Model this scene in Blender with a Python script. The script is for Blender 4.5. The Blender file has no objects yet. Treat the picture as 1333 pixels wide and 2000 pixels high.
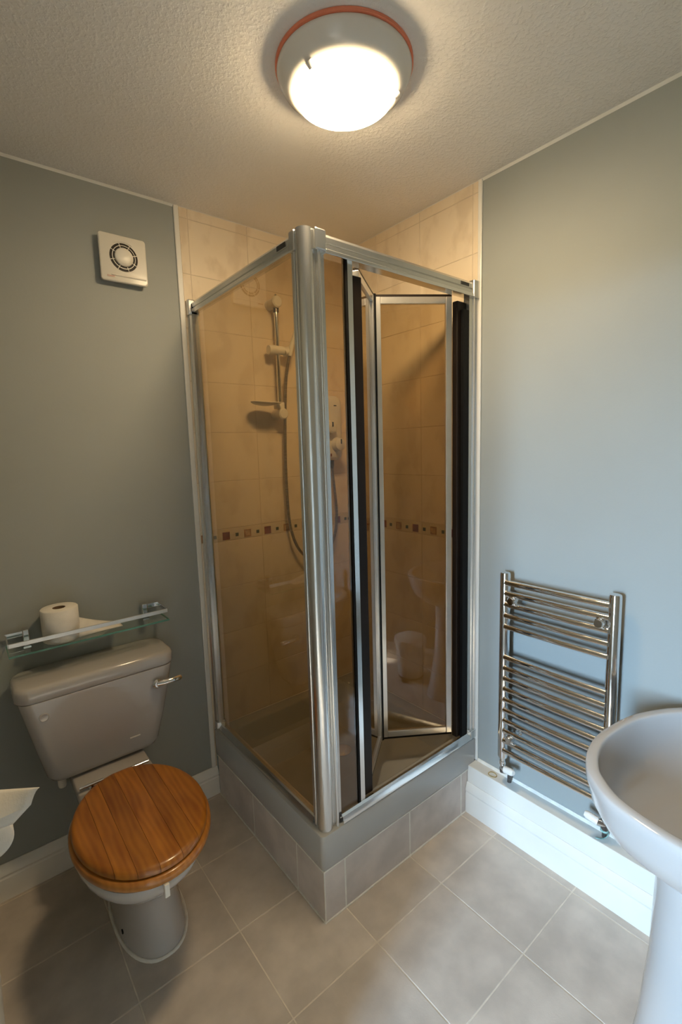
import bpy, math, random
from mathutils import Matrix, Vector
random.seed(7)
SC = bpy.context.scene
COL = SC.collection
PI = math.pi
H = 2.451                      # ceiling height
XN, YB = -1.646, -1.985        # wall with the doorway, wall behind the basin

# ------------------------------------------------------------ camera
def camera():
    yaw, pitch, roll = -0.6776, -0.1296, -0.0295
    f = Vector((-math.sin(yaw)*math.cos(pitch), math.cos(yaw)*math.cos(pitch), math.sin(pitch)))
    r = Vector((math.cos(yaw), math.sin(yaw), 0)); u = r.cross(f)
    c, s = math.cos(roll), math.sin(roll)
    R, U = c*r + s*u, -s*r + c*u
    cd = bpy.data.cameras.new('camera'); co = bpy.data.objects.new('camera', cd); COL.objects.link(co)
    m = Matrix((R, U, -f)).transposed().to_4x4(); m.translation = Vector((-1.5754, -1.903, 1.5059))
    co.matrix_world = m
    cd.sensor_fit = 'VERTICAL'; cd.sensor_height = 36.0; cd.lens = 929.93/2000*36
    cd.clip_start = 0.01
    SC.camera = co
camera()
# ------------------------------------------------------------ world, sun, daylight
w = bpy.data.worlds.new('world'); SC.world = w; w.use_nodes = True
bg = w.node_tree.nodes['Background']
def sky():                                                 # plain blue sky above the horizon, dull ground below it
    N, L = w.node_tree.nodes, w.node_tree.links
    tc = N.new('ShaderNodeTexCoord'); sx = N.new('ShaderNodeSeparateXYZ'); L.new(tc.outputs['Generated'], sx.inputs[0])
    mr = N.new('ShaderNodeMapRange'); mr.inputs['From Min'].default_value = -.03; mr.inputs['From Max'].default_value = .03
    L.new(sx.outputs['Z'], mr.inputs['Value'])
    mx = N.new('ShaderNodeMixRGB'); L.new(mr.outputs['Result'], mx.inputs['Fac'])
    mx.inputs['Color1'].default_value = (.12, .12, .09, 1); mx.inputs['Color2'].default_value = (.50, .73, 1.0, 1)
    L.new(mx.outputs['Color'], bg.inputs[0])
sky()
bg.inputs[1].default_value = 165.0
WX, WY0, WY1, WZ0, WZ1 = -4.2, -2.30, -1.75, 0.75, 2.2     # bedroom window that the daylight comes through
pl = bpy.data.lights.new('window_portal', 'AREA'); pl.shape = 'RECTANGLE'
pl.size = WZ1-WZ0; pl.size_y = WY1-WY0
pl.cycles.is_portal = True
po = bpy.data.objects.new('window_portal', pl); COL.objects.link(po)
po.location = (WX-0.02, (WY0+WY1)/2, (WZ0+WZ1)/2); po.rotation_euler = (0, -PI/2, 0)
sl = bpy.data.lights.new('sun', 'SUN'); sl.energy = 40.0; sl.angle = 0.01; sl.color = (1, .93, .8)
so = bpy.data.objects.new('sun', sl); COL.objects.link(so)
so.rotation_euler = Vector((1, -0.03, -0.63)).to_track_quat('-Z', 'Y').to_euler()
SC.view_settings.view_transform = 'Standard'; SC.view_settings.look = 'None'
SC.view_settings.gamma = 1.0; SC.view_settings.use_curve_mapping = False
SC.view_settings.exposure = 0.15
SC.cycles.max_bounces = 10; SC.cycles.diffuse_bounces = 6; SC.cycles.glossy_bounces = 5
SC.cycles.transparent_max_bounces = 24; SC.cycles.sample_clamp_indirect = 6.0
SC.cycles.caustics_reflective = False; SC.cycles.caustics_refractive = False
LAMP = 84.0
LAMP_COL = (1.0, 0.755, 0.44)

# ------------------------------------------------------------ materials
def new_mat(name):
    m = bpy.data.materials.new(name); m.use_nodes = True
    nt = m.node_tree; b = nt.nodes['Principled BSDF']
    return m, nt, b
def pm(name, col, rough=0.5, metal=0.0, var=0.06, scale=6.0, bump=0.0, bscale=60.0, spec=0.5, coat=0.0, rnd=0.0, detail=4.0, stretch=None, col2=None, w0=.35, w1=.65):
    m, nt, b = new_mat(name); N, L = nt.nodes, nt.links
    tc = N.new('ShaderNodeNewGeometry'); vec = tc.outputs['Position']
    if stretch:
        mp = N.new('ShaderNodeMapping'); mp.inputs['Scale'].default_value = stretch
        L.new(vec, mp.inputs['Vector']); vec = mp.outputs['Vector']
    nz = N.new('ShaderNodeTexNoise'); nz.inputs['Scale'].default_value = scale; nz.inputs['Detail'].default_value = detail
    L.new(vec, nz.inputs['Vector'])
    cr = N.new('ShaderNodeValToRGB'); L.new(nz.outputs['Fac'], cr.inputs['Fac'])
    c1 = [min(1, c*(1-var)) for c in col]; c2 = col2 or [min(1, c*(1+var)) for c in col]
    cr.color_ramp.elements[0].position = w0; cr.color_ramp.elements[1].position = w1
    cr.color_ramp.elements[0].color = (*c1, 1); cr.color_ramp.elements[1].color = (*c2, 1)
    out = cr.outputs['Color']
    if rnd:
        oi = N.new('ShaderNodeObjectInfo'); mr = N.new('ShaderNodeMapRange')
        mr.inputs['To Min'].default_value = 1-rnd; mr.inputs['To Max'].default_value = 1+rnd
        L.new(oi.outputs['Random'], mr.inputs['Value'])
        hs = N.new('ShaderNodeHueSaturation'); L.new(mr.outputs['Result'], hs.inputs['Value']); L.new(out, hs.inputs['Color'])
        out = hs.outputs['Color']
    L.new(out, b.inputs['Base Color'])
    b.inputs['Roughness'].default_value = rough; b.inputs['Metallic'].default_value = metal
    b.inputs['Specular IOR Level'].default_value = spec
    b.inputs['Coat Weight'].default_value = coat; b.inputs['Coat Roughness'].default_value = 0.08
    if bump:
        n2 = N.new('ShaderNodeTexNoise'); n2.inputs['Scale'].default_value = bscale; n2.inputs['Detail'].default_value = 3
        L.new(tc.outputs['Position'], n2.inputs['Vector'])
        bp = N.new('ShaderNodeBump'); bp.inputs['Strength'].default_value = bump; bp.inputs['Distance'].default_value = 0.004
        L.new(n2.outputs['Fac'], bp.inputs['Height']); L.new(bp.outputs['Normal'], b.inputs['Normal'])
    return m
def glass_mat(name, tint, refl=1.0, ior=1.5):
    m, nt, b = new_mat(name); N, L = nt.nodes, nt.links; N.remove(b)
    t = N.new('ShaderNodeBsdfTransparent'); g = N.new('ShaderNodeBsdfGlossy'); g.inputs['Roughness'].default_value = 0.02
    nz = N.new('ShaderNodeTexNoise'); nz.inputs['Scale'].default_value = 3.0
    mx = N.new('ShaderNodeMixRGB'); L.new(nz.outputs['Fac'], mx.inputs['Fac'])
    mx.inputs['Color1'].default_value = (*tint, 1); mx.inputs['Color2'].default_value = (*[c*.985 for c in tint], 1)
    L.new(mx.outputs['Color'], t.inputs['Color'])
    fr = N.new('ShaderNodeFresnel'); fr.inputs['IOR'].default_value = ior
    mu = N.new('ShaderNodeMath'); mu.operation = 'MULTIPLY'; mu.inputs[1].default_value = refl
    geo = N.new('ShaderNodeNewGeometry')
    bf = N.new('ShaderNodeMath'); bf.operation = 'SUBTRACT'; bf.inputs[0].default_value = 1.0   # back faces do not mirror
    L.new(geo.outputs['Backfacing'], bf.inputs[1])
    m2 = N.new('ShaderNodeMath'); m2.operation = 'MULTIPLY'
    L.new(fr.outputs['Fac'], mu.inputs[0]); L.new(mu.outputs[0], m2.inputs[0]); L.new(bf.outputs[0], m2.inputs[1])
    ms = N.new('ShaderNodeMixShader'); L.new(m2.outputs[0], ms.inputs['Fac'])
    L.new(t.outputs[0], ms.inputs[1]); L.new(g.outputs[0], ms.inputs[2])
    L.new(ms.outputs[0], N['Material Output'].inputs['Surface'])
    return m
def emit_mat(name, col, strength):
    m, nt, b = new_mat(name); N, L = nt.nodes, nt.links
    nz = N.new('ShaderNodeTexNoise'); nz.inputs['Scale'].default_value = 4.0
    mx = N.new('ShaderNodeMixRGB'); L.new(nz.outputs['Fac'], mx.inputs['Fac'])
    mx.inputs['Color1'].default_value = (*col, 1); mx.inputs['Color2'].default_value = (*[c*.97 for c in col], 1)
    L.new(mx.outputs['Color'], b.inputs['Emission Color']); b.inputs['Emission Strength'].default_value = strength
    b.inputs['Base Color'].default_value = (.9, .9, .88, 1); b.inputs['Roughness'].default_value = .3
    return m
def wood_mat(name, dark, light, rnd):
    m, nt, b = new_mat(name); N, L = nt.nodes, nt.links
    g = N.new('ShaderNodeNewGeometry'); oi = N.new('ShaderNodeObjectInfo')
    ad = N.new('ShaderNodeVectorMath'); ad.operation = 'ADD'
    sc = N.new('ShaderNodeVectorMath'); sc.operation = 'SCALE'; sc.inputs['Scale'].default_value = 7.0
    cx = N.new('ShaderNodeCombineXYZ'); L.new(oi.outputs['Random'], cx.inputs[0]); L.new(oi.outputs['Random'], cx.inputs[1])
    L.new(cx.outputs[0], sc.inputs[0]); L.new(g.outputs['Position'], ad.inputs[0]); L.new(sc.outputs[0], ad.inputs[1])
    mp = N.new('ShaderNodeMapping'); mp.inputs['Scale'].default_value = (1, .22, 1); L.new(ad.outputs[0], mp.inputs['Vector'])
    nz = N.new('ShaderNodeTexNoise'); nz.inputs['Scale'].default_value = 22; nz.inputs['Detail'].default_value = 2; L.new(mp.outputs[0], nz.inputs['Vector'])
    wv = N.new('ShaderNodeTexWave'); wv.inputs['Scale'].default_value = 18; wv.inputs['Distortion'].default_value = 7; wv.inputs['Detail'].default_value = 3
    wv.inputs['Detail Scale'].default_value = 1.2; L.new(mp.outputs[0], wv.inputs['Vector'])
    mx = N.new('ShaderNodeMath'); mx.operation = 'MULTIPLY_ADD'; mx.inputs[1].default_value = .16
    ml = N.new('ShaderNodeMath'); ml.operation = 'MULTIPLY'; ml.inputs[1].default_value = .84
    L.new(nz.outputs['Fac'], ml.inputs[0]); L.new(wv.outputs['Fac'], mx.inputs[0]); L.new(ml.outputs[0], mx.inputs[2])
    cr = N.new('ShaderNodeValToRGB'); L.new(mx.outputs[0], cr.inputs['Fac'])
    cr.color_ramp.elements[0].position = .2; cr.color_ramp.elements[1].position = .72
    cr.color_ramp.elements[0].color = (*dark, 1); cr.color_ramp.elements[1].color = (*light, 1)
    mr = N.new('ShaderNodeMapRange'); mr.inputs['To Min'].default_value = 1-rnd; mr.inputs['To Max'].default_value = 1+rnd
    L.new(oi.outputs['Random'], mr.inputs['Value'])
    hs = N.new('ShaderNodeHueSaturation'); L.new(mr.outputs['Result'], hs.inputs['Value']); L.new(cr.outputs['Color'], hs.inputs['Color'])
    L.new(hs.outputs['Color'], b.inputs['Base Color'])
    b.inputs['Roughness'].default_value = .38; b.inputs['Coat Weight'].default_value = .5; b.inputs['Coat Roughness'].default_value = .12
    return m
def ceiling_mat():
    m = pm('stippled_ceiling', (.83, .80, .765), .9, var=.02, scale=3)
    nt = m.node_tree; N, L = nt.nodes, nt.links; b = N['Principled BSDF']
    g = N.new('ShaderNodeNewGeometry')
    v = N.new('ShaderNodeTexNoise'); v.inputs['Scale'].default_value = 105; v.inputs['Detail'].default_value = 2.5
    L.new(g.outputs['Position'], v.inputs['Vector'])
    cr = N.new('ShaderNodeValToRGB'); cr.color_ramp.elements[0].position = .45; cr.color_ramp.elements[1].position = .68
    L.new(v.outputs['Fac'], cr.inputs['Fac'])
    bp = N.new('ShaderNodeBump'); bp.inputs['Strength'].default_value = .35; bp.inputs['Distance'].default_value = .0025
    L.new(cr.outputs['Color'], bp.inputs['Height']); L.new(bp.outputs['Normal'], b.inputs['Normal'])
    return m

M = dict(
    paint=pm('duck_egg_paint', (.335, .353, .337), .55, var=.02, scale=2.5, bump=.06, bscale=140, spec=.35),
    plain=pm('bedroom_paint', (.7, .68, .64), .8, var=.03),
    ceiling=ceiling_mat(),
    grout=pm('floor_grout', (.72, .65, .55), .85, var=.1, scale=20),
    floor=pm('floor_tile_ceramic', (.56, .495, .43), .36, var=.12, scale=9, bump=.05, bscale=220, rnd=.05, detail=8, spec=.4),
    riser=pm('riser_tile_ceramic', (.60, .53, .485), .4, var=.10, scale=11, bump=.04, bscale=220, rnd=.05, detail=8, spec=.4),
    wgrout=pm('wall_grout', (.66, .54, .40), .8, var=.08, scale=20),
    wtile=pm('cream_marble_tile', (.79, .65, .475), .16, var=.045, scale=9, rnd=.02, detail=7, stretch=(1.3, 1.3, .8), col2=(.84, .71, .535), w0=.38, w1=.50),
    border=pm('border_tile_ceramic', (.72, .60, .42), .2, var=.05, scale=12),
    red=pm('terracotta_inlay', (.23, .06, .035), .3, var=.25, scale=60),
    ochre=pm('ochre_inlay', (.42, .22, .09), .3, var=.25, scale=60),
    ochre_pale=pm('pale_ochre_inlay', (.56, .36, .17), .3, var=.2, scale=60),
    green=pm('olive_inlay', (.07, .08, .03), .3, var=.2, scale=60),
    white=pm('white_gloss_paint', (.80, .78, .73), .3, var=.03, scale=5, bump=.02, bscale=40),
    plastic=pm('white_plastic', (.78, .74, .66), .3, var=.02),
    lampbody=pm('white_lamp_plastic', (.80, .76, .70), .16, var=.02),
    orange=pm('salmon_light_leak', (.85, .27, .15), .6, var=.05),  # reddish lamp light put into a plain salmon colour
    ceramic=pm('grey_ceramic', (.50, .475, .455), .12, var=.02, scale=3, coat=.3),
    acrylic=pm('grey_tray_acrylic', (.43, .43, .42), .22, var=.03, scale=4, coat=.2),
    seal=pm('white_sealant', (.80, .77, .70), .5, var=.08, scale=30),
    alu=pm('satin_aluminium', (.68, .68, .67), .27, 1.0, var=.015, scale=30, stretch=(1, 1, .05)),
    alu2=pm('bright_aluminium', (.80, .80, .79), .2, 1.0, var=.015, scale=30, stretch=(1, 1, .05)),
    framewhite=pm('pale_anodised_frame', (.74, .73, .71), .3, .85, var=.03, scale=20),
    chrome=pm('chrome', (.84, .84, .84), .07, 1.0, var=.02),
    black=pm('black_rubber', (.006, .006, .006), .6, var=.2, spec=.2),
    brown=pm('dark_brown_seal', (.014, .008, .005), .5, var=.2, spec=.25),
    badge=pm('dark_badge', (.03, .03, .032), .3, var=.1),
    bronze=glass_mat('bronze_glass', (.78, .70, .56), 1.9),
    green_glass=glass_mat('clear_green_glass', (.93, .97, .95), 1.0),
    gedge=pm('green_glass_edge', (.10, .26, .21), .15, var=.2),
    window_glass=glass_mat('window_glass', (.98, .99, .99), .6),
    paper=pm('tissue_paper', (.80, .76, .69), .95, var=.03, scale=40, bump=.12, bscale=300),
    card=pm('cardboard', (.20, .13, .08), .9, var=.15),
    lidwood=wood_mat('lid_pine', (.23, .062, .004), (.50, .185, .018), .20),
    seatwood=wood_mat('seat_pine', (.30, .095, .010), (.52, .21, .035), .02),
    hose=pm('steel_hose', (.34, .29, .23), .3, .8, var=.3, scale=10, stretch=(1, 1, 60)),
    verdigris=pm('green_corrosion', (.25, .42, .38), .8, var=.4, scale=90),
    darkmetal=pm('dull_brass_fitting', (.16, .14, .13), .35, .8, var=.3, scale=60),
    stain=pm('yellow_ring_stain', (.42, .30, .10), .7, var=.25, scale=80),
    carpet=pm('bedroom_carpet', (.35, .30, .25), .95, var=.1, scale=80),
    lens=emit_mat('lit_lamp_lens', LAMP_COL, LAMP),
)

# ------------------------------------------------------------ mesh helpers
ORG = {}
class MB:
    def __init__(self): self.v = []; self.f = []
    def add(self, vs, fs):
        o = len(self.v); self.v += [tuple(p) for p in vs]; self.f += [tuple(i+o for i in f) for f in fs]; return self
    def box(self, x0, x1, y0, y1, z0, z1):
        x0, x1 = sorted((x0, x1)); y0, y1 = sorted((y0, y1)); z0, z1 = sorted((z0, z1))
        return self.add([(x0,y0,z0),(x1,y0,z0),(x1,y1,z0),(x0,y1,z0),(x0,y0,z1),(x1,y0,z1),(x1,y1,z1),(x0,y1,z1)],
                        [(3,2,1,0),(4,5,6,7),(0,1,5,4),(1,2,6,5),(2,3,7,6),(3,0,4,7)])
    def loft(self, rings, cap0=True, cap1=True, closed=False):
        n = len(rings[0]); vs = [p for r in rings for p in r]; fs = []
        for k in range(len(rings)-(0 if closed else 1)):
            a, b = k*n, ((k+1) % len(rings))*n
            for i in range(n):
                j = (i+1) % n; fs.append((a+i, a+j, b+j, b+i))
        if not closed:
            if cap0: fs.append(tuple(reversed(range(n))))
            if cap1: fs.append(tuple(range((len(rings)-1)*n, len(rings)*n)))
        return self.add(vs, fs)
    def prism(self, poly, axis, a, b):
        """poly: 2-D points in the plane across 'axis', extruded from a to b"""
        def P(p, t):
            return {'x': (t, p[0], p[1]), 'y': (p[0], t, p[1]), 'z': (p[0], p[1], t)}[axis]
        return self.loft([[P(p, a) for p in poly], [P(p, b) for p in poly]])
    def lathe(self, prof, c, axis='z', n=40, caps=True):
        rings = []
        for r, h in prof:
            ring = []
            for i in range(n):
                t = 2*PI*i/n; a, b = r*math.cos(t), r*math.sin(t)
                ring.append({'z': (c[0]+a, c[1]+b, c[2]+h), 'y': (c[0]+a, c[1]+h, c[2]+b), 'x': (c[0]+h, c[1]+a, c[2]+b)}[axis])
            rings.append(ring)
        return self.loft(rings, caps, caps)
    def tube(self, path, rad, n=14, caps=True):
        path = [Vector(p) for p in path]; rads = rad if isinstance(rad, (list, tuple)) else [rad]*len(path)
        rings = []; up = None
        for i, p in enumerate(path):
            d = (path[min(i+1, len(path)-1)] - path[max(i-1, 0)]).normalized()
            if up is None: up = Vector((0, 0, 1)) if abs(d.z) < .9 else Vector((1, 0, 0))
            s = d.cross(up).normalized(); up = s.cross(d).normalized()
            rings.append([tuple(p + (s*math.cos(2*PI*k/n) + up*math.sin(2*PI*k/n))*rads[i]) for k in range(n)])
        return self.loft(rings, caps, caps)
    def build(self, name, mat, parent=None, bevel=0.0, smooth=40, seg=2, subsurf=0):
        o = ORG.get(parent.name, Vector()) if parent else Vector()
        me = bpy.data.meshes.new(name)
        me.from_pydata([tuple(Vector(p)-o) for p in self.v], [], self.f)
        me.validate(); me.update()
        import bmesh
        bm = bmesh.new(); bm.from_mesh(me); bmesh.ops.recalc_face_normals(bm, faces=bm.faces); bm.to_mesh(me); bm.free()
        me.materials.append(M[mat])
        if smooth:
            me.shade_smooth(); me.set_sharp_from_angle(angle=math.radians(smooth))
        ob = bpy.data.objects.new(name, me); COL.objects.link(ob)
        if parent: ob.parent = parent
        ORG[ob.name] = o.copy()
        if bevel:
            md = ob.modifiers.new('bevel', 'BEVEL'); md.width = bevel; md.segments = seg; md.limit_method = 'ANGLE'; md.angle_limit = math.radians(35)
        if subsurf:
            md = ob.modifiers.new('subdivision', 'SUBSURF'); md.levels = subsurf; md.render_levels = subsurf
        return ob
def tag(o, label, cat, group=None):
    o['label'] = label; o['category'] = cat
    if group: o['group'] = group
    return o
def thing(name, label, cat, loc):
    o = bpy.data.objects.new(name, None); COL.objects.link(o); o.location = loc; o.empty_display_size = .1
    ORG[o.name] = Vector(loc); return tag(o, label, cat)
def struct(o, label=None):
    o['kind'] = 'structure'
    if label: o['label'] = label
    return o
def rrect(x0, x1, y0, y1, r, z, n=5):
    pts = []
    for cx, cy, a in ((x1-r, y1-r, 0), (x0+r, y1-r, PI/2), (x0+r, y0+r, PI), (x1-r, y0+r, 1.5*PI)):
        for k in range(n+1):
            t = a + PI/2*k/n; pts.append((cx+r*math.cos(t), cy+r*math.sin(t), z))
    return pts
def spline(P, per=8, closed=False):
    P = [Vector(p) for p in P]; n = len(P); out = []
    for i in range(n if closed else n-1):
        g = (lambda k: P[k % n]) if closed else (lambda k: P[max(0, min(n-1, k))])
        p0, p1, p2, p3 = g(i-1), g(i), g(i+1), g(i+2)
        for k in range(per):
            t = k/per
            out.append(.5*((2*p1)+(p2-p0)*t+(2*p0-5*p1+4*p2-p3)*t*t+(3*p1-p0-3*p2+p3)*t**3))
    if not closed: out.append(P[-1])
    return out
# thin tiles: a chamfered plate, one mesh per size, shared between alike pieces
PLATES = {}
def plate(name, mat, parent, plane, a0, a1, b0, b1, back, front, ch=0.0007):
    """plane 'x'/'y'/'z' is the axis the plate faces along; (a,b) the other two in order"""
    wa, wb = a1-a0, b1-b0
    key = (plane, round(wa, 4), round(wb, 4), round(front-back, 5), mat, round(ch, 5))
    me = PLATES.get(key)
    if me is None:
        def ring(i, t): return [(i-wa/2, i-wb/2, t), (wa/2-i, i-wb/2, t), (wa/2-i, wb/2-i, t), (i-wa/2, wb/2-i, t)]
        d = front-back; s = 1 if d > 0 else -1
        rings = [ring(0, 0), ring(0, d-s*ch), ring(ch, d)]
        def W(p):
            return {'z': (p[0], p[1], p[2]), 'y': (p[0], p[2], p[1]), 'x': (p[2], p[0], p[1])}[plane]
        vs = [W(p) for r in rings for p in r]; fs = [(0, 1, 2, 3), (8, 9, 10, 11)]
        for k in (0, 4):
            for i in range(4): fs.append((k+i, k+(i+1) % 4, k+4+(i+1) % 4, k+4+i))
        import bmesh
        me = bpy.data.meshes.new(name); me.from_pydata(vs, [], fs)
        bm = bmesh.new(); bm.from_mesh(me); bmesh.ops.recalc_face_normals(bm, faces=bm.faces); bm.to_mesh(me); bm.free()
        me.materials.append(M[mat]); PLATES[key] = me
    ob = bpy.data.objects.new(name, me); COL.objects.link(ob); ob.parent = parent
    ca, cb = (a0+a1)/2, (b0+b1)/2
    loc = Vector({'z': (ca, cb, back), 'y': (ca, back, cb), 'x': (back, ca, cb)}[plane])
    ob.location = loc - ORG[parent.name]; ORG[ob.name] = loc
    return ob
def edges(lines, lo, hi):
    e = [lo] + [l for l in sorted(lines) if lo+.004 < l < hi-.004] + [hi]
    return list(zip(e[:-1], e[1:]))

# ------------------------------------------------------------ the setting
floor = struct(MB().box(XN-.1, .1, YB-.1, .1, -.06, -.0010).build('floor', 'grout', smooth=0), 'beige tiled bathroom floor with pale grout')
fx = [-.1-.3075*k for k in range(6)]; fy = [-.028-.307*k for k in range(8)]
for a0, a1 in edges(fx, XN, 0):
    for b0, b1 in edges(fy, YB, 0):
        if a0 > -.75 and b0 > -.75: continue            # under the shower plinth
        plate('floor_tile', 'floor', floor, 'z', a0+.0018, a1-.0018, b0+.0018, b1-.0018, -.006, 0, .001)
ceiling = struct(MB().box(-4.4, .1, -3.5, .6, H, H+.1).build('ceiling', 'ceiling', smooth=0), 'white stippled ceiling')
wl = struct(MB().box(XN-.1, .1, 0, .1, -.06, H).build('wall_left', 'paint', smooth=0), 'duck egg painted wall with cream tiled shower corner')
wr = struct(MB().box(0, .1, YB-.1, 0, -.06, H).build('wall_right', 'paint', smooth=0), 'duck egg painted wall beside the towel radiator')
wb = struct(MB().box(XN-.1, 0, YB-.1, YB, -.06, H).build('wall_back', 'paint', smooth=0))
DJ = -1.30                                               # doorway jamb; the camera stands in this doorway
wn = struct(MB().box(XN-.1, XN, DJ, 0, -.06, H).box(XN-.1, XN, YB, DJ, 2.03, H).build('wall_near', 'paint', smooth=0))
# bedroom beyond the doorway, with the window the daylight comes through
struct(MB().box(-4.4, XN-.1, -3.5, .6, -.08, -.012).build('floor_bedroom', 'carpet', smooth=0))
struct(MB().box(-4.3, WX, -3.5, WY0, -.06, H).box(-4.3, WX, WY1, .6, -.06, H).box(-4.3, WX, WY0, WY1, -.06, WZ0)
       .box(-4.3, WX, WY0, WY1, WZ1, H).build('wall_window_side', 'plain', smooth=0))
struct(MB().box(-4.3, XN-.1, .5, .6, -.06, H).build('wall_bedroom_left', 'plain', smooth=0))
struct(MB().box(-4.3, XN-.1, -3.5, -3.4, -.06, H).build('wall_bedroom_right', 'plain', smooth=0))
struct(MB().box(XN-.12, XN-.1, -3.5, YB-.1, -.06, H).box(XN-.12, XN-.1, .1, .6, -.06, H).build('wall_bedroom_near', 'plain', smooth=0))
wf = MB(); ft = .045
wf.box(-4.28, -4.22, WY0, WY0+ft, WZ0, WZ1).box(-4.28, -4.22, WY1-ft, WY1, WZ0, WZ1)
wf.box(-4.28, -4.22, WY0+ft, WY1-ft, WZ0, WZ0+ft).box(-4.28, -4.22, WY0+ft, WY1-ft, WZ1-ft, WZ1)
ym = (WY0+WY1)/2
wf.box(-4.27, -4.23, ym-.015, ym+.015, WZ0+ft, WZ1-ft).box(-4.27, -4.23, WY0+ft, WY1-ft, 1.42, 1.45)
win = struct(wf.build('window_1', 'white', smooth=0))
MB().box(-4.252, -4.248, WY0+.04, WY1-.04, WZ0+.04, WZ1-.04).build('pane', 'window_glass', win, smooth=0)

# shower wall tiles
ZR = [.308, .513, .718, .923, 1.128, 1.182, 1.387, 1.592, 1.797, 2.002, 2.207, 2.412]
XT, YT = -.806, -.796
MB().box(XT, 0, -.0038, .001, .30, H).box(XT, -.8, -.0038, .001, .125, .31).build('grout_bed', 'wgrout', wl, smooth=0)
MB().box(-.0038, .001, YT, 0, .30, H).build('grout_bed', 'wgrout', wr, smooth=0)
g = .0012
def square(parent, plane, a, z, s, m1, inner=None):
    b = -.005
    sq = plate('border_square', m1, parent, plane, a-s/2, a+s/2, z-s/2, z+s/2, b+.001, b-.0012, .0006)
    return sq
for plane, wall, lim in (('y', wl, XT), ('x', wr, YT)):
    cols = edges([-.772, -.515, -.257], lim, 0)
    for z0, z1 in edges(ZR, .308, H):
        isb = abs(z0-1.128) < .001
        for a0, a1 in cols:
            if isb:
                t = plate('border_tile', 'border', wall, plane, a0+g, a1-g, z0+g, z1-g, .001, -.005)
                k = -.8 if plane == 'y' else -.787
                base = -.793 if plane == 'y' else -.787
                i = 0
                while base + i*.0515 < -.01:
                    c = base + i*.0515
                    if a0 <= c < a1:
                        if i % 2: square(t, plane, c, 1.151, .0145, 'green')
                        else:
                            m1 = 'ochre' if (i//2) % 2 == 0 else 'red'
                            s = .034
                            c2 = max(a0+s/2+.003, min(a1-s/2-.003, c))
                            square(t, plane, c2, 1.151, s, m1)
                            if m1 == 'ochre':
                                plate('border_square', 'ochre_pale', t, plane, c2-.0105, c2+.0105, 1.151-.0105, 1.151+.0105, -.0055, -.0068, .0005)
                    i += 1
            else:
                plate('wall_tile', 'wtile', wall, plane, a0+g, a1-g, z0+g, z1-g, .001, -.005)
for z0, z1 in ((.127, .218), (.218, .308)):
    plate('wall_tile', 'wtile', wl, 'y', -.8225+g+.017, -.8005, z0+g, z1-g, .001, -.005)
# edging strips of the tiling, ceiling beads, sealant
struct(MB().box(-.826, XT, -.0085, 0, .125, H).build('trim_1', 'white', bevel=.003, smooth=0), 'pale edging strip where the shower tiles end by the cistern')
struct(MB().box(-.0085, 0, -.8125, YT, .205, H).build('trim_2', 'white', bevel=.003, smooth=0), 'pale edging strip where the shower tiles end by the radiator')
struct(MB().prism([(0, H), (-.007, H), (0, H-.007)], 'x', XN, 0).build('trim_3', 'white', smooth=0))
struct(MB().prism([(0, H), (-.007, H), (0, H-.007)], 'y', YB, 0).build('trim_4', 'white', smooth=0))
# skirting boards
def skirting(d, h=.118):   # profile (outward, z)
    return [(0, 0), (d, 0), (d, h*.62), (d*.86, h*.66), (d*.86, h*.70), (d, h*.73), (d*.95, h*.80), (d*.62, h*.90), (d*.35, h*.97), (d*.2, h), (0, h)]
struct(MB().prism([(-p[0], p[1]) for p in skirting(.018, .125)], 'x', XN, -.8).build('baseboard_left', 'white', smooth=25), 'white moulded skirting board behind the toilet')
struct(MB().prism([(XN+p[0], p[1]) for p in skirting(.022)], 'y', DJ, -.019).build('baseboard_near', 'white', smooth=25))
struct(MB().prism([(YB+p[0], p[1]) for p in skirting(.016)], 'x', XN, -.06).build('baseboard_back', 'white', smooth=25))
# boxed-in pipes along the right wall with its skirting in front
bx = struct(MB().box(-.058, 0, YB, -.8005, 0, .204).build('trim_5', 'white', bevel=.002, smooth=0), 'white boxed-in pipe ledge under the towel radiator')
MB().prism([(-.0+.002, .204), (-.008, .204), (-.002, .214), (.002, .214)], 'y', YB, -.8125).build('sealant_bead', 'seal', bx, smooth=0)
st = []
for k in range(40):
    t = 2*PI*k/40; r = .0135+.0004*math.sin(3*t+1)
    st.append((-.034+r*1.0*math.cos(t), -.903+r*1.25*math.sin(t), .2046+.0006*math.sin(2*t)))
MB().tube(st+[st[0]], .0016, 6).build('ring_stain', 'stain', bx)
p = skirting(.012, .132)
struct(MB().prism([(-.0585-q[0], q[1]) for q in p], 'y', YB, -.8005).build('baseboard_right', 'white', smooth=25), 'white moulded skirting board fronting the pipe ledge')

# ------------------------------------------------------------ shower plinth and tray
pt = thing('shower_plinth', 'low plinth of beige riser tiles carrying the shower tray', 'plinth', (-.4, -.4, 0))
MB().box(-.7996, -.002, -.7996, -.02, .0005, .1835).build('plinth_core', 'seal', pt, smooth=0)
for a0, a1 in edges([-.335, -.642], -.800, -.02):
    plate('riser_tile', 'riser', pt, 'x', a0+.0028, a1-.0028, .004, .180, -.794, -.800)
for a0, a1 in edges([-.714, -.405, -.099], -.800, -.002):
    plate('riser_tile', 'riser', pt, 'y', a0+.0028, a1-.0028, .004, .180, -.794, -.800)
MB().tube([(-.8005, -.02, .1835), (-.8005, -.8005, .1835), (-.003, -.8005, .1835)], .0035, 8).build('sealant_bead', 'seal', pt)
MB().tube([(-.8005, -.02, .001), (-.8005, -.8005, .001), (-.062, -.8005, .001)], .0035, 8).build('sealant_bead', 'seal', pt)

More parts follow.
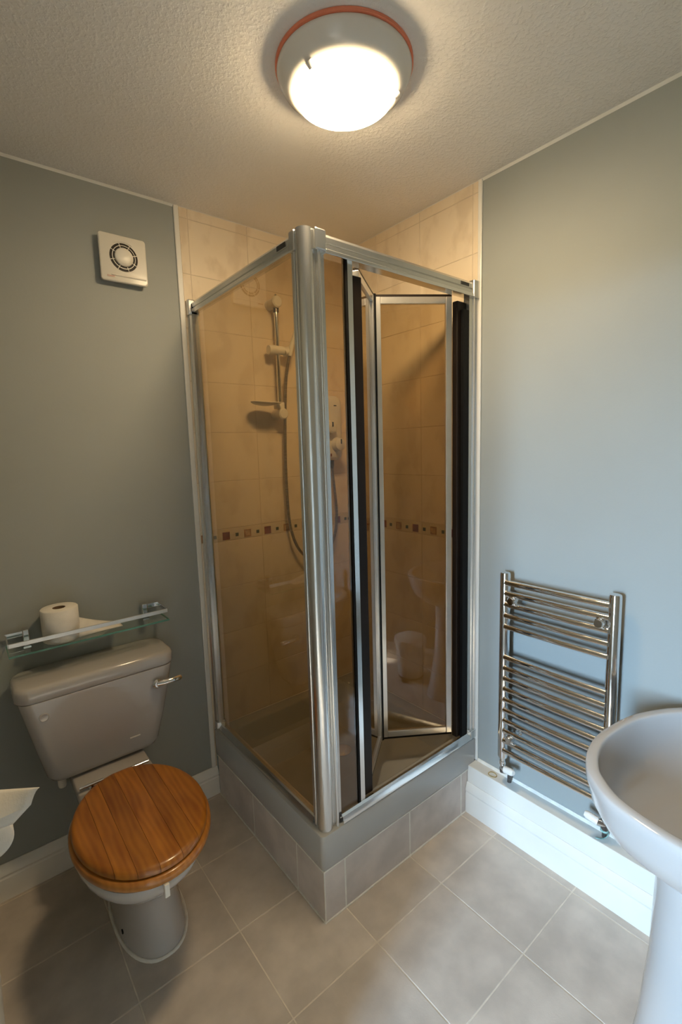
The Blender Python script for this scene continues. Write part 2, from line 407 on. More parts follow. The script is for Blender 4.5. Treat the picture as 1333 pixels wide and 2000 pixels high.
tr = thing('shower_tray', 'square grey shower tray sitting on the tiled plinth', 'shower tray', (-.4, -.4, .187))
T = .806
def trr(i, z, r): return rrect(-T+i, -.006-i, -T+i, -.006-i, r, z, 7)
MB().loft([trr(.004, .1872, .012), trr(.002, .192, .014), trr(0, .24, .015), trr(0, .299, .015), trr(.0025, .3045, .015), trr(.008, .307, .016),
           trr(.058, .307, .04), trr(.064, .3045, .045), trr(.068, .298, .05), trr(.085, .245, .06), trr(.098, .228, .07), trr(.125, .2225, .08), trr(.36, .2185, .02)]
          ).build('tray_body', 'acrylic', tr, smooth=35)
dr = MB().lathe([(.042, 0), (.042, .004), (.036, .006), (.012, .007)], (-.40, -.40, .218), n=28).build('drain', 'chrome', tr)
MB().tube([(-.80, -.007, .3045), (-.007, -.007, .3045), (-.007, -.80, .3045)], .0030, 8).build('sealant_bead', 'seal', tr)

# ------------------------------------------------------------ shower enclosure
Z0, Z1 = .3075, 2.10
en = thing('shower_enclosure', 'silver framed corner shower enclosure with bronze glass and folding door', 'shower enclosure', (-.4, -.4, Z0))
def arc(cx, cy, r, a0, a1, n):
    return [(cx+r*math.cos(math.radians(a0+(a1-a0)*k/n)), cy+r*math.sin(math.radians(a0+(a1-a0)*k/n))) for k in range(n+1)]
post = [(-.765, -.733), (-.785, -.733), (-.785, -.742)] + arc(-.785, -.7485, .0055, 90, 270, 8) + [(-.781, -.7560)] + \
       arc(-.769, -.774, .0245, 140, 312, 18) + [(-.748, -.788), (-.744, -.788)] + arc(-.7345, -.792, .0065, 180, 360, 8) + \
       [(-.726, -.789), (-.714, -.789), (-.714, -.769), (-.75, -.769), (-.765, -.752)]
MB().prism(post, 'z', Z0, Z1+.004).build('corner_post', 'alu', en, smooth=30)
MB().box(-.7275, -.7135, -.7925, -.7885, Z0+.006, Z0+.032).build('end_block', 'badge', en, smooth=0)
MB().lathe([(.0028, 0), (.0028, -.002)], (-.7205, -.7924, Z0+.02), 'y', 10).build('screw', 'chrome', en)
# left fixed side
def rail_prof(o, s):    # profile across the rail: (across, z); s = outward sign
    return [(o-s*.014, 2.056), (o+s*.010, 2.056), (o+s*.013, 2.060), (o+s*.013, 2.070), (o+s*.008, 2.073), (o+s*.012, 2.076), (o+s*.012, 2.090), (o+s*.006, 2.099), (o-s*.008, 2.100), (o-s*.014, 2.096)]
MB().prism(rail_prof(-.776, -1), 'y', -.75, -.012).build('top_rail', 'alu', en, smooth=25)
MB().prism([(-.794, Z0), (-.794, Z0+.010), (-.788, Z0+.024), (-.783, Z0+.028), (-.765, Z0+.028), (-.760, Z0+.02), (-.760, Z0)], 'y', -.738, -.012).build('bottom_rail', 'alu2', en, smooth=25)
MB().prism([(-.799, -.005), (-.799, -.014), (-.794, -.018), (-.790, -.030), (-.762, -.030), (-.757, -.018), (-.757, -.005)], 'z', Z0, 2.09).build('wall_channel', 'alu', en, smooth=25)
MB().box(-.7785, -.7745, -.745, -.02, Z0+.02, 2.065).build('glass_pane', 'bronze', en, smooth=0)
MB().box(-.781, -.772, -.744, -.731, Z0+.025, 2.058).build('glazing_gasket', 'black', en, smooth=0)
MB().box(-.802, -.758, -.030, -.0055, 2.048, 2.106).build('rail_cap', 'alu', en, bevel=.004, smooth=0)
MB().box(-.793, -.757, -.758, -.732, 2.050, 2.106).build('rail_cap', 'alu', en, bevel=.004, smooth=0)
MB().box(-.800, -.757, -.034, -.0055, Z0, Z0+.034).build('rail_cap', 'alu', en, bevel=.003, smooth=0)
MB().box(-.7895, -.7875, -.712, -.665, 2.0765, 2.090).build('badge', 'badge', en, smooth=0)
# door side
MB().prism(rail_prof(-.786, -1), 'x', -.745, -.03).build('top_rail', 'alu', en, smooth=25)
MB().prism([(-.806+.003, 2.046), (-.766, 2.046), (-.766, 2.058), (-.803, 2.058)], 'x', -.717, -.03).build('top_track', 'alu2', en, bevel=.002, smooth=0)
MB().prism([(-.804, Z0), (-.804, Z0+.008), (-.799, Z0+.022), (-.792, Z0+.027), (-.780, Z0+.022), (-.770, Z0+.014), (-.766, Z0)], 'x', -.717, -.03).build('bottom_track', 'alu2', en, smooth=25)
MB().prism([(-.005, -.801), (-.016, -.801), (-.020, -.796), (-.030, -.796), (-.033, -.792), (-.049, -.791), (-.051, -.768), (-.018, -.764), (-.005, -.764)], 'z', Z0, 2.09).build('wall_channel', 'alu', en, smooth=25)
MB().box(-.040, -.0055, -.806, -.760, 2.044, 2.106).build('rail_cap', 'alu', en, bevel=.004, smooth=0)
MB().box(-.753, -.715, -.805, -.766, 2.050, 2.106).build('rail_cap', 'alu2', en, bevel=.004, smooth=0)
MB().box(-.040, -.0055, -.805, -.762, Z0, Z0+.036).build('rail_cap', 'alu', en, bevel=.003, smooth=0)
MB().box(-.108, -.062, -.7992, -.7976, 2.078, 2.089).build('badge', 'badge', en, smooth=0)
MB().box(-.72, -.636, -.784, -.780, Z0+.02, 2.05).build('glass_pane', 'bronze', en, smooth=0)
MB().box(-.6365, -.6300, -.788, -.779, Z0+.016, 2.046).build('door_seal', 'black', en, smooth=0)
MB().prism([(-.6295, -.790), (-.611, -.790), (-.609, -.786), (-.609, -.764), (-.6295, -.764)], 'z', Z0+.012, 2.046).build('door_stile', 'alu2', en, smooth=0)
MB().box(-.6085, -.602, -.780, -.758, Z0+.016, 2.046).build('door_seal', 'black', en, smooth=0)
MB().box(-.6015, -.562, -.776, -.746, Z0+.022, 2.020).build('door_seal', 'brown', en, bevel=.004, smooth=0)
MB().box(-.099, -.052, -.776, -.752, Z0+.022, 2.030).build('pivot_seal', 'brown', en, bevel=.004, smooth=0)
MB().box(-.080, -.052, -.789, -.777, Z0+.022, 2.000).build('pivot_seal', 'black', en, smooth=0)
def door_leaf(p0, p1, z0, z1):
    p0, p1 = Vector((*p0, 0)), Vector((*p1, 0)); d = (p1-p0).normalized(); n = Vector((d.y, -d.x, 0)); Lw = (p1-p0).length
    def bar(name, a0, a1, za, zb, t0, t1, mat, par, bevel=.0015):
        mb = MB(); vs = []
        for z in (za, zb):
            for a, t in ((a0, t0), (a1, t0), (a1, t1), (a0, t1)):
                q = p0 + d*a + n*t; vs.append((q.x, q.y, z))
        mb.add(vs, [(3,2,1,0),(4,5,6,7),(0,1,5,4),(1,2,6,5),(2,3,7,6),(3,0,4,7)])
        return mb.build(name, mat, par, bevel=bevel, smooth=0)
    leaf = bar('folding_leaf', 0, .022, z0, z1, -.010, .010, 'framewhite', en)
    bar('stile', Lw-.022, Lw, z0, z1, -.010, .010, 'framewhite', leaf)
    bar('leaf_rail', .0225, Lw-.0225, z1-.024, z1, -.009, .009, 'framewhite', leaf)
    bar('leaf_rail', .0225, Lw-.0225, z0, z0+.024, -.009, .009, 'framewhite', leaf)
    bar('glass_pane', .02, Lw-.02, z0+.02, z1-.02, -.002, .002, 'bronze', leaf, 0)
    bar('edge_gasket', .0, Lw, z1+.0005, z1+.008, -.008, .008, 'brown', leaf, 0)
    bar('edge_gasket', .0, Lw, z0-.008, z0-.0005, -.008, .008, 'black', leaf, 0)
    return leaf
door_leaf((-.352, -.592), (-.562, -.748), .345, 2.048)
door_leaf((-.097, -.746), (-.334, -.586), .345, 2.048)
MB().tube([(-.3435, -.5930, .34), (-.3435, -.5930, 2.056)], .0095, 12).build('fold_hinge', 'black', en)

# ------------------------------------------------------------ shower fittings
sr = thing('shower_riser_rail', 'chrome riser rail with white brackets, slider and soap dish', 'shower rail', (-.42, -.006, 1.66))
RX, RY = -.420, -.058
MB().tube([(RX, RY, 1.70), (RX, RY, 2.135)], .0095, 18).build('rail_tube', 'chrome', sr)
for z in (2.145, 1.672):
    bk = MB().lathe([(.021, -.006), (.022, -.02), (.020, -.055), (.024, -.062), (.024, -.078), (.019, -.083)], (RX-(.004 if z > 2 else -.004), 0, z), 'y', 24).build('rail_bracket', 'plastic', sr)
    MB().lathe([(.0125, -.014), (.0125, .014)], (RX, RY, z-.026 if z > 2 else z+.03), 'z', 18).build('collar', 'darkmetal' if z > 2 else 'plastic', bk)
MB().lathe([(.005, 0), (.006, .012), (.003, .018)], (RX, RY, 2.164), 'z', 12).build('top_finial', 'chrome', sr)
sl_ = MB().tube([(-.468, RY-.002, 1.944), (-.452, RY-.002, 1.945), (-.392, RY-.002, 1.947)], [.019, .021, .018], 20).build('height_slider', 'plastic', sr)
MB().tube([(-.390, RY-.004, 1.940), (-.362, RY-.006, 1.948), (-.352, RY-.006, 1.949)], [.019, .021, .015], 20).build('handset_clip', 'plastic', sl_)
# soap dish: shallow leaf-shaped saucer
ring = lambda s, z: [(-.505+.072*s*math.cos(t), -.085+.05*s*math.sin(t), z+.006*math.cos(t)**2*s) for t in [2*PI*k/32 for k in range(32)]]
MB().loft([ring(.5, 1.704), ring(.9, 1.708), ring(1, 1.713), ring(.97, 1.715), ring(.85, 1.711), ring(.4, 1.708)]).box(-.445, -.405, -.07, -.045, 1.695, 1.722).build('soap_dish', 'plastic', sr)
hd = thing('shower_handset', 'white shower handset resting in the slider behind the corner post', 'shower head', (-.36, -.075, 1.95))
MB().tube([(-.368, -.075, 1.925), (-.362, -.082, 1.965), (-.345, -.10, 2.03), (-.325, -.125, 2.075), (-.305, -.15, 2.10)], [.010, .012, .012, .014, .02], 16).build('handle', 'plastic', hd)
hh = MB().tube([(-.310, -.145, 2.115), (-.300, -.165, 2.090), (-.296, -.172, 2.082)], [.025, .04, .036], 24).build('spray_head', 'plastic', hd)
hs = thing('shower_hose', 'flexible grey shower hose looping from the slider to the heater', 'hose', (-.37, -.06, 1.92))
hp = spline([(-.372, -.075, 1.925), (-.384, -.06, 1.83), (-.391, -.052, 1.69), (-.399, -.05, 1.50), (-.400, -.05, 1.347), (-.392, -.05, 1.18), (-.358, -.05, 1.066), (-.30, -.05, .998), (-.235, -.05, .978),
             (-.175, -.05, 1.005), (-.128, -.05, 1.09), (-.112, -.05, 1.199), (-.124, -.05, 1.34), (-.135, -.052, 1.425)], 10)
MB().tube(hp, .0068, 12).build('hose_tube', 'hose', hs)
eh = thing('electric_shower', 'white electric shower heater box with two round dials', 'shower heater', (-.16, -.006, 1.45))
def slab(y, i):
    return [(p[0], y, p[1]) for p in [(a, b) for a, b, _ in rrect(-.255+i, -.082-i, 1.455+i, 1.765-i, .035-i*.5, 0, 6)]]
MB().loft([slab(-.006, .004), slab(-.02, 0), slab(-.065, .002), slab(-.08, .008), slab(-.085, .02), slab(-.087, .04)]).build('heater_case', 'plastic', eh, smooth=50)
for x, z, r in ((-.176, 1.613, .030), (-.128, 1.533, .030)):
    k = MB().lathe([(r+.004, -.080), (r+.003, -.092), (r, -.096), (r*.95, -.118), (r*.7, -.122)], (x, 0, z), 'y', 28).build('control_dial', 'plastic', eh)
    MB().box(x-.003, x+.003, -.1245, -.121, z+.002, z+r*.8).build('dial_mark', 'badge', k, smooth=0)
MB().box(-.140, -.124, -.0885, -.086, 1.714, 1.7185).build('maker_mark', 'badge', eh, smooth=0)
MB().box(-.168, -.160, -.0885, -.0865, 1.476, 1.490).build('warning_mark', 'red', eh, smooth=0)
MB().lathe([(.013, 0), (.011, -.03), (.009, -.038)], (-.136, -.052, 1.456), 'z', 16).build('outlet', 'darkmetal', eh)

# ------------------------------------------------------------ ceiling light
LX, LY = -.714, -.897
cl = thing('ceiling_light', 'round white flush ceiling light with glowing lens', 'ceiling light', (LX, LY, H))
MB().lathe([(.155, -.0005), (.1715, -.001), (.1715, -.008), (.155, -.009)], (LX, LY, H), n=72).build('light_leak_ring', 'orange', cl)  # light leaking round the lamp base, painted as a salmon ring
MB().lathe([(.148, -.009), (.167, -.010), (.1685, -.015), (.166, -.023), (.157, -.038), (.143, -.050), (.131, -.057), (.125, -.058), (.121, -.055), (.115, -.045)], (LX, LY, H), n=72).build('bezel', 'lampbody', cl)
prof = [(.122, -.050), (.1235, -.060)] + [(.1235*math.cos(t), -.066-.020*math.sin(t)) for t in [PI/2*k/10 for k in range(10)]] + [(.004, -.0861)]
MB().lathe(prof, (LX, LY, H), n=64).build('lens', 'lens', cl)
for a in (3.35, 0.0+5.65):
    c, s = math.cos(a), math.sin(a)
    MB().tube([(LX+c*.134, LY+s*.134, H-.055), (LX+c*.123, LY+s*.123, H-.066)], [.010, .007], 10).build('lens_clip', 'lampbody', cl)

# ------------------------------------------------------------ extractor fan
ef = thing('extractor_fan', 'square cream extractor fan with round slotted grille high on wall', 'extractor fan', (-1.03, -.001, 2.2))
FX, FZ = -1.029, 2.2
def fr(y, i): return [(a, y, b) for a, b, _ in rrect(FX-.079+i, FX+.079-i, FZ-.079+i, FZ+.079-i, .010, 0, 4)]
MB().loft([fr(-.0005, .006), fr(-.024, .004), fr(-.0245, 0), fr(-.031, 0), fr(-.034, .003)]).build('housing', 'plastic', ef, smooth=40)
MB().lathe([(.0475, -.0335), (.0475, -.0348), (.030, -.0350)], (FX, 0, FZ+.006), 'y', 40).build('grille_recess', 'brown', ef)
gr = MB().lathe([(.0375, -.0345), (.0395, -.0345), (.0395, -.0375), (.0375, -.0375)], (FX, 0, FZ+.006), 'y', 40, caps=False)
for k in range(8):
    a = 2*PI*k/8 + .3; c, s = math.cos(a), math.sin(a); q = Vector((FX, 0, FZ+.006))
    gr.tube([(q.x+c*.029, -.0362, q.z+s*.029), (q.x+c*.048, -.0362, q.z+s*.048)], .0013, 6)
gr.build('grille_ring', 'plastic', ef)
MB().lathe([(.0315, -.0345), (.0315, -.038), (.029, -.0415), (.020, -.044), (.008, -.0455), (.002, -.046)], (FX, 0, FZ+.006), 'y', 36).build('hub', 'plastic', ef)
MB().tube([(FX+.056*math.cos(t), -.0345, FZ+.004+.055*math.sin(t)) for t in [PI*.30+PI*.40*k/12 for k in range(13)]], [.001]+[.0028]*11+[.001], 8).build('upper_ridge', 'plastic', ef)
MB().tube([(FX-.045, -.0345, FZ-.058), (FX+.072, -.0345, FZ-.058)], .0030, 8).build('lower_ridge', 'plastic', ef)
MB().box(FX-.060, FX-.035, -.0347, -.0338, FZ-.066, FZ-.0615).build('maker_mark', 'red', ef, smooth=0)

# ------------------------------------------------------------ toilet
CX = -1.258
wc = thing('toilet', 'grey low-level toilet with wooden seat under the glass shelf', 'toilet', (CX, -.4, 0))
# pan: lofted ovals (centre y, half width, front length, back length)
def oval(z, yc, hw, lf, lb, n=48, pw=2.3):
    pts = []
    for k in range(n):
        t = 2*PI*k/n; c, s = math.cos(t), math.sin(t)
        x = hw*math.copysign(abs(c)**(2/pw), c); y = math.copysign(abs(s)**(2/pw), s)*(lb if s > 0 else lf)
        pts.append((CX+.012*0+x, yc+y, z))
    return pts
BXC = .034
def sh(r, dx): return [(p[0]+dx, p[1], p[2]) for p in r]
pan = [sh(oval(.0005, -.36, .100, .205, .20), BXC), sh(oval(.012, -.36, .099, .203, .20), BXC), sh(oval(.06, -.36, .093, .193, .20), BXC), sh(oval(.13, -.36, .086, .182, .20), BXC*.9),
       sh(oval(.20, -.37, .088, .185, .19), BXC*.7), sh(oval(.255, -.39, .103, .205, .18), BXC*.5), sh(oval(.30, -.41, .130, .240, .17), BXC*.3), sh(oval(.335, -.43, .156, .267, .18), .002), oval(.365, -.44, .171, .282, .19),
       oval(.392, -.445, .176, .288, .195), oval(.402, -.445, .174, .286, .193), oval(.4035, -.445, .166, .278, .186)]
pan += [oval(.400, -.455, .140, .245, .150), oval(.370, -.455, .125, .225, .135), oval(.30, -.46, .10, .17, .11), oval(.22, -.46, .06, .09, .07)]
pb = MB().loft(pan).build('pan', 'ceramic', wc, smooth=60)
MB().tube([(p[0], p[1], .003) for p in sh(oval(0, -.36, .103, .208, .20), BXC)]+[sh(oval(.003, -.36, .103, .208, .20), BXC)[0]], .005, 8).build('sealant_bead', 'seal', pb)
def ssh(z, i, yb=-.03): return rrect(CX-.116+i, CX+.122-i, -.262+i, yb-i*.2, .012, z, 4)
MB().loft([ssh(.33, .02), ssh(.385, 0), ssh(.420, 0), ssh(.424, .003), ssh(.425, .008)]).build('rear_shelf', 'ceramic', wc, smooth=50)
MB().lathe([(.007, 0), (.007, .003), (.004, .004)], (CX-.068, -.47, .073), 'x', 12).build('fixing_hole', 'black', wc)
# cistern
def cis(z, x0, x1, yf, r): return rrect(x0, x1, yf, -.012, r, z, 6)
body = MB().loft([cis(.4285, CX-.130, CX+.128, -.125, .04), cis(.431, CX-.156, CX+.154, -.148, .04), cis(.439, CX-.174, CX+.172, -.162, .04), cis(.455, CX-.184, CX+.182, -.168, .042),
                  cis(.56, CX-.206, CX+.208, -.176, .04), cis(.733, CX-.240, CX+.243, -.186, .036), cis(.7385, CX-.240, CX+.243, -.186, .036)]).build('cistern', 'ceramic', wc, smooth=50)
def lid(z, i):
    pts = []
    for a, b, c in rrect(CX-.250+i, CX+.251-i, -.194+i, -.008, .042, z, 8):
        k = (a-CX)/.245; pts.append((a, b + (.012*k*k if b < -.05 else 0), c))
    return pts
MB().loft([lid(.7390, .008), lid(.7405, .002), lid(.745, 0), lid(.774, 0), lid(.782, .0025), lid(.7875, .008), lid(.7895, .016), lid(.7905, .05)]).build('cistern_lid', 'ceramic', wc, smooth=60)
lv = MB().lathe([(.016, -.178), (.018, -.186), (.017, -.196), (.010, -.202)], (-1.082, 0, .682), 'y', 24).build('flush_lever', 'chrome', wc)
MB().tube([(-1.082, -.196, .682), (-1.060, -.203, .683), (-1.034, -.206, .685), (-1.008, -.203, .684), (-.998, -.201, .684)], [.011, .0105, .010, .012, .008], 14).build('lever_arm', 'chrome', lv)
MB().lathe([(.0145, -.178), (.0145, -.186), (.012, -.1875), (.0115, -.186), (.002, -.1855)], (-1.435, 0, .686), 'y', 24).build('blanking_plug', 'ceramic', wc)
MB().lathe([(.013, .02), (.013, -.022), (.011, -.028), (.003, -.029)], (-1.400, -.120, .420), 'z', 18).build('overflow_stub', 'plastic', wc)
MB().box(-1.185, -1.150, -.1735, -.170, .500, .504).build('maker_mark', 'seal', wc, smooth=0)
# seat and lid
SY, SA, SF, SB = -.493, .190, .256, .250
SX = CX+.010
def seat_out(s, z, back=-.258):
    pts = []
    for k in range(72):
        t = 2*PI*k/72; x = SA*s*math.cos(t); y = SY + (SB if math.sin(t) > 0 else SF)*s*math.sin(t)
        pts.append((SX+x, min(y, back), z))
    return pts
seat = MB().loft([seat_out(.985, .4075), seat_out(1.0, .413), seat_out(1.0, .424), seat_out(.985, .4305), seat_out(.96, .432), seat_out(.68, .432, -.33), seat_out(.66, .428, -.335), seat_out(.66, .411, -.335), seat_out(.68, .4075, -.33)], closed=True).build('seat', 'seatwood', wc, smooth=50)
LZ = .4355
lidcore = MB().loft([seat_out(.90, LZ), seat_out(.90, LZ+.010)]).build('seat_lid', 'seatwood', wc, smooth=0)
LS = .957; la, lf, lb = SA*LS, SF*LS, SB*LS
cuts = [-la, -.118, -.072, -.020, .040, .094, la]
for c0, c1 in zip(cuts[:-1], cuts[1:]):
    nu, nv = 12, 26; g2 = .0004
    us = [c0+g2+(c1-c0-2*g2)*(.5-.5*math.cos(PI*i/nu)) for i in range(nu+1)]
    top, bot = [], []
    for u in us:
        u = max(-la*.9995, min(la*.9995, u)); s = math.sqrt(1-(u/la)**2)
        y0, y1 = SY-lf*s, min(SY+lb*s, -.260)
        if y1 < y0+.0005: y1 = y0+.0005
        for j in range(nv+1):
            y = y0+(y1-y0)*(.5-.5*math.cos(PI*j/nv))
            dy = (y-SY)/(lf if y < SY else lb); q = math.sqrt((u/la)**2+dy*dy)
            de = min((1-min(q, 1))*min(la, lf), max(0, -.260-y)+.003)
            r = .013; dd = min(de, r); z = LZ+.021-r+math.sqrt(max(0, r*r-(r-dd)**2))
            top.append((SX+u, y, z)); bot.append((SX+u, y, LZ+.0015))
    W = nv+1; n = len(top); fs = []
    for i in range(nu):
        for j in range(nv):
            a = i*W+j; fs += [(a, a+W, a+W+1, a+1), (n+a, n+a+1, n+a+W+1, n+a+W)]
    for i in range(nu):
        a = i*W; fs += [(a, n+a, n+a+W, a+W), (a+nv, a+W+nv, n+a+W+nv, n+a+nv)]
    for j in range(nv):
        fs += [(j, j+1, n+j+1, n+j), (nu*W+j, n+nu*W+j, n+nu*W+j+1, nu*W+j+1)]
    MB().add(top+bot, fs).build('lid_stave', 'lidwood', lidcore, smooth=50)
for x in (-1.332, -1.186):
    h = MB().tube([(x-.036, -.248, .438), (x+.036, -.248, .438)], .0055, 12).build('hinge', 'chrome', wc)
    MB().lathe([(.011, 0), (.011, .005), (.007, .014)], (x, -.246, .425), 'z', 16).build('hinge_foot', 'chrome', h)
MB().box(CX-.010, CX+.003, -.7545, -.741, .374, .411).build('seat_buffer_tab', 'plastic', wc, bevel=.002, smooth=0)

# ------------------------------------------------------------ glass shelf and roll on it
gs = thing('glass_shelf', 'glass shelf with chrome gallery rail above the cistern', 'shelf', (-1.25, 0, .88))
GX0, GX1, GZ = -1.502, -1.002, .884
sp = MB().box(GX0, GX1, -.128, -.004, GZ, GZ+.006).build('shelf_glass', 'green_glass', gs, smooth=0)
MB().box(GX0, GX1, -.1305, -.128, GZ, GZ+.006).box(GX0-.002, GX0, -.1305, -.004, GZ, GZ+.006).box(GX1, GX1+.002, -.1305, -.004, GZ, GZ+.006).build('polished_edge', 'gedge', sp, smooth=0)
rz = .920
MB().box(GX0, GX1, -.124, -.119, rz-.005, rz+.009).build('front_rail', 'framewhite', gs, bevel=.001, smooth=0)
for s, x in ((1, GX0), (-1, GX1)):
    MB().box(x-.0025, x+.0025, -.1185, -.014, rz-.005, rz+.009).build('end_rail', 'chrome', gs, bevel=.001, smooth=0)
    br = MB().box(x-.002, x+s*.050, -.020, -.014, rz-.005, rz+.012).build('wall_arm', 'chrome', gs, bevel=.001, smooth=0)
    MB().box(x+s*.046, x+s*.066, -.034, -.0005, rz-.026, rz+.018).build('wall_block', 'chrome', br, bevel=.003, smooth=0)
    MB().box(x+s*.044, x+s*.068, -.040, -.0045, GZ-.008, GZ-.0005).build('glass_clamp', 'chrome', br, bevel=.001, smooth=0)
def roll(name, label, c, axis, r, h, r0=.02):
    t = thing(name, label, 'toilet roll', c)
    prof = [(r0, .001), (r-.003, 0), (r, .003), (r, h-.003), (r-.003, h), (r0, h-.001)]
    MB().lathe(prof, c, axis, 44, caps=False).build('paper_body', 'paper', t, smooth=50)
    MB().lathe([(r0, .001), (r0, h-.001), (r0-.0015, h-.001), (r0-.0015, .001), (r0, .001)], c, axis, 32, caps=False).build('card_core', 'card', t, smooth=50)
    return t
def sheet(name, grid, parent, th=.0008):
    """grid of points -> a thin sheet with thickness"""
    nr, nc = len(grid), len(grid[0]); vs = [tuple(p) for r in grid for p in r]; fs = []
    for i in range(nr-1):
        for j in range(nc-1): fs.append((i*nc+j, i*nc+j+1, (i+1)*nc+j+1, (i+1)*nc+j))
    ob = MB().add(vs, fs).build(name, 'paper', parent, smooth=35)
    md = ob.modifiers.new('thickness', 'SOLIDIFY'); md.thickness = th; md.offset = 0
    return ob
tp = roll('toilet_roll', 'toilet roll standing on the glass shelf with loose end', (-1.347, -.066, GZ+.0062), 'z', .057, .112)
G = []
for i in range(13):
    u = i/12; row = []
    for j in range(7):
        v = j/6
        x = -1.300 + u*.145; y = -.100 + .005*math.sin(3*u) + u*.012
        hgt = .062*(1-u)**1.4 + .006
        row.append((x, y + v*.055*(.4+.6*u), GZ+.0075 + (hgt if u < 1 else .0)*(v)))
    G.append(row)
sheet('loose_sheet', G, tp)
# roll on the holder beside the doorway wall
RXc, RZc = -1.601, .763
t2 = roll('toilet_roll', 'toilet roll on the wall holder at the left picture edge', (RXc, -.803, RZc), 'y', .0435, .105)
def lerp(a, b, t): return Vector(a)*(1-t)+Vector(b)*t
G = []
for i in range(9):
    u = i/8
    a = lerp((-1.640, -.735, .853), (-1.509, -.836, .857), u); b = lerp((-1.636, -.820, .812), (-1.526, -.832, .826), u); c = lerp((-1.620, -.830, .806), (-1.558, -.812, .788), u)
    row = [a.lerp(b, k/5) + Vector((0, 0, .006*math.sin(PI*k/5))) for k in range(6)] + [b.lerp(c, k/4) for k in range(1, 5)]
    G.append(row)
sheet('loose_sheet', G, t2)
hl = thing('roll_holder', 'chrome toilet roll holder on the wall at the left picture edge', 'roll holder', (XN, -.68, .76))
MB().tube([(XN, -.680, RZc+.01), (XN+.025, -.680, RZc+.008), (RXc-.006, -.683, RZc), (RXc, -.695, RZc), (RXc, -.800, RZc)], .005, 10).build('holder_arm', 'chrome', hl)
MB().lathe([(.022, .0005), (.022, .006), (.015, .010)], (XN, -.680, RZc+.01), 'x', 20).build('wall_rose', 'chrome', hl)

# ------------------------------------------------------------ towel radiator
rd = thing('towel_radiator', 'chrome ladder towel radiator on the wall beside the basin', 'radiator', (-.05, -1.14, .32))
YA, YC, RXm = -.957, -1.331, -.052
for y in (YA, YC):
    MB().tube([(RXm, y, .325), (RXm, y, 1.04), (RXm, y, 1.0455)], [.0185, .0185, .0165], 22).build('upright', 'chrome', rd)
for z in (1.012, .972, .931, .889, .847, .729, .687, .646, .605, .563, .521, .479, .438, .398, .357):
    pth = [(RXm-.012-.003*math.sin(PI*k/10), YA-.010+(YC-YA+.020)*k/10, z) for k in range(11)]
    MB().tube(pth, .0105, 14).build('rung', 'chrome', rd)
for y, z in ((-.998, .951), (-1.296, .951), (-.998, .418), (-1.296, .418)):
    b = MB().tube([(-.0005, y, z), (-.060, y, z)], .007, 12).build('wall_fixing', 'chrome', rd)
    MB().lathe([(.014, -.058), (.0155, -.064), (.0155, -.080), (.012, -.085)], (0, y, z), 'x', 22).build('fixing_cap', 'chrome', b)
    MB().lathe([(.013, -.0005), (.013, -.010)], (0, y, z), 'x', 20).build('fixing_plate', 'chrome', b)
for y, s in ((YA, -1), (YC, 1)):
    v = MB().lathe([(.0155, .326), (.0155, .318), (.010, .317), (.010, .305), (.013, .304), (.013, .292), (.0095, .290), (.0095, .262)], (RXm, y, 0), 'z', 16).build('valve', 'chrome', rd)
    MB().tube([(RXm, y, .272), (RXm, y, .262), (RXm+.012, y+s*.006, .255), (RXm+.028, y+s*.010, .252), (RXm+.030, y+s*.012, .240), (RXm+.030, y+s*.012, .2045)], [.011, .0115, .010, .009, .0075, .0075], 12).build('pipe_elbow', 'darkmetal', v)
    MB().tube([(RXm, y, .275), (RXm-.012, y+s*.022, .279)], .0105, 14).build('valve_neck', 'chrome', v)
    MB().tube([(RXm-.010, y+s*.018, .279), (RXm-.016, y+s*.050, .287), (RXm-.018, y+s*.058, .289)], [.0135, .0125, .008], 18).build('valve_cap', 'white', v)
MB().tube(spline([(-.020, YC+.012, .232), (-.012, YC+.004, .222), (-.022, YC+.002, .212), (-.040, YC+.012, .2065), (-.05, YC+.028, .2065)], 6), .0016, 8).build('earth_wire', 'verdigris', rd)
MB().lathe([(.0125, .0), (.0125, .010)], (-.022, YC+.012, .226), 'z', 14).build('earth_clamp', 'verdigris', rd)

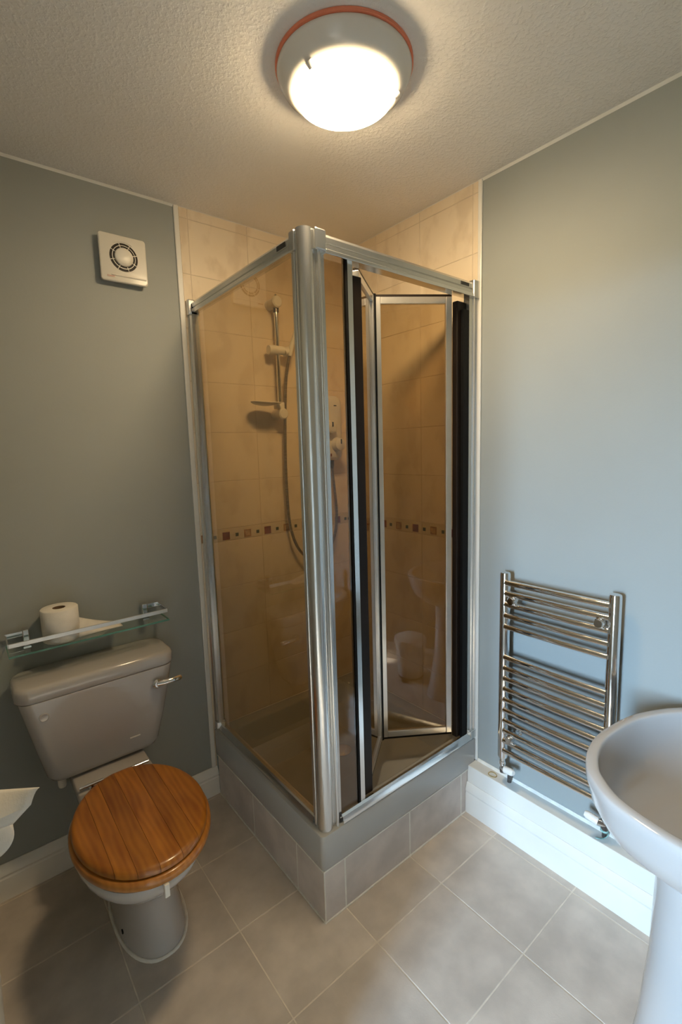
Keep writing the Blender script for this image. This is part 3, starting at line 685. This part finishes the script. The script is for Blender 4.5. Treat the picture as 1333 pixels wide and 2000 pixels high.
# ------------------------------------------------------------ pedestal basin
BY = -1.692
ba = thing('pedestal_basin', 'grey oval pedestal wash basin against the wall', 'basin', (-.33, BY, 0))
half = [(-.613, 0), (-.608, .070), (-.583, .154), (-.539, .210), (-.502, .236), (-.442, .259), (-.358, .269), (-.236, .254), (-.163, .229), (-.085, .185), (-.030, .125), (-.012, 0)]
full = [(x, y) for x, y in half] + [(x, -y) for x, y in reversed(half[1:-1])]
outl = [(p.x, p.y) for p in spline([(x, y, 0) for x, y in full], 5, True)]
def bas(s, z, ox=0.0, sx=None):
    sx = sx or s; return [(-.335+ox+(x+.335)*sx, BY+y*s, z) for x, y in outl]
rings = [bas(.34, .555), bas(.52, .575), bas(.74, .610), bas(.89, .650), bas(.962, .692), bas(.99, .728), bas(1.008, .744), bas(1.010, .756), bas(1.006, .7625), bas(.998, .7655), bas(.935, .7665),
         bas(.922, .7655), bas(.915, .762), bas(.911, .755), bas(.904, .735, -.002), bas(.882, .700, -.004), bas(.82, .668, -.006), bas(.70, .632, -.01), bas(.5, .612, -.01), bas(.25, .605, -.01), bas(.07, .602, -.01)]
rings = [[(min(p[0], -.0035), p[1], p[2]) for p in r] for r in rings]
MB().loft(rings).build('basin_bowl', 'ceramic', ba, smooth=60)
MB().lathe([(.030, 0), (.030, .003), (.022, .004), (.010, .002)], (-.347, BY, .6025), n=24).build('waste', 'chrome', ba)
def pedr(z, hw, xf, xb): return rrect(xf, xb, BY-hw, BY+hw, min(hw*.85, .09), z, 7)
MB().loft([pedr(.0005, .152, -.500, -.16), pedr(.03, .148, -.496, -.16), pedr(.12, .137, -.480, -.16), pedr(.30, .126, -.460, -.16), pedr(.48, .124, -.452, -.15), pedr(.58, .130, -.455, -.14), pedr(.605, .134, -.458, -.14)]).build('pedestal', 'ceramic', ba, smooth=60)
for dy in (-.085, .085):
    t = MB().lathe([(.022, .755), (.020, .775), (.013, .785), (.012, .83), (.020, .836), (.022, .860), (.012, .872)], (-.075, BY+dy, 0), n=20).build('tap', 'chrome', ba)
    MB().tube([(-.075, BY+dy, .80), (-.11, BY+dy, .815), (-.15, BY+dy, .805), (-.155, BY+dy, .79)], [.010, .010, .009, .009], 12).build('tap_spout', 'chrome', t)

# ------------------------------------------------------------ pedal bin seen mirrored in the door
pbn = thing('pedal_bin', 'cream pedal bin seen reflected in the folding shower door', 'bin', (-.672, -1.79, 0))
MB().lathe([(.080, .012), (.084, .02), (.098, .225), (.100, .23)], (-.672, -1.79, 0), n=36).build('bucket', 'plastic', pbn)
MB().lathe([(.104, .2305), (.106, .242), (.102, .265), (.080, .277), (.02, .280)], (-.672, -1.79, 0), n=36).build('bin_lid', 'plastic', pbn)
MB().lathe([(.082, .0005), (.082, .0115)], (-.672, -1.79, 0), n=30).build('bin_foot', 'black', pbn)
MB().box(-.694, -.650, -1.712, -1.67, .004, .012).build('pedal', 'black', pbn, bevel=.002, smooth=0)
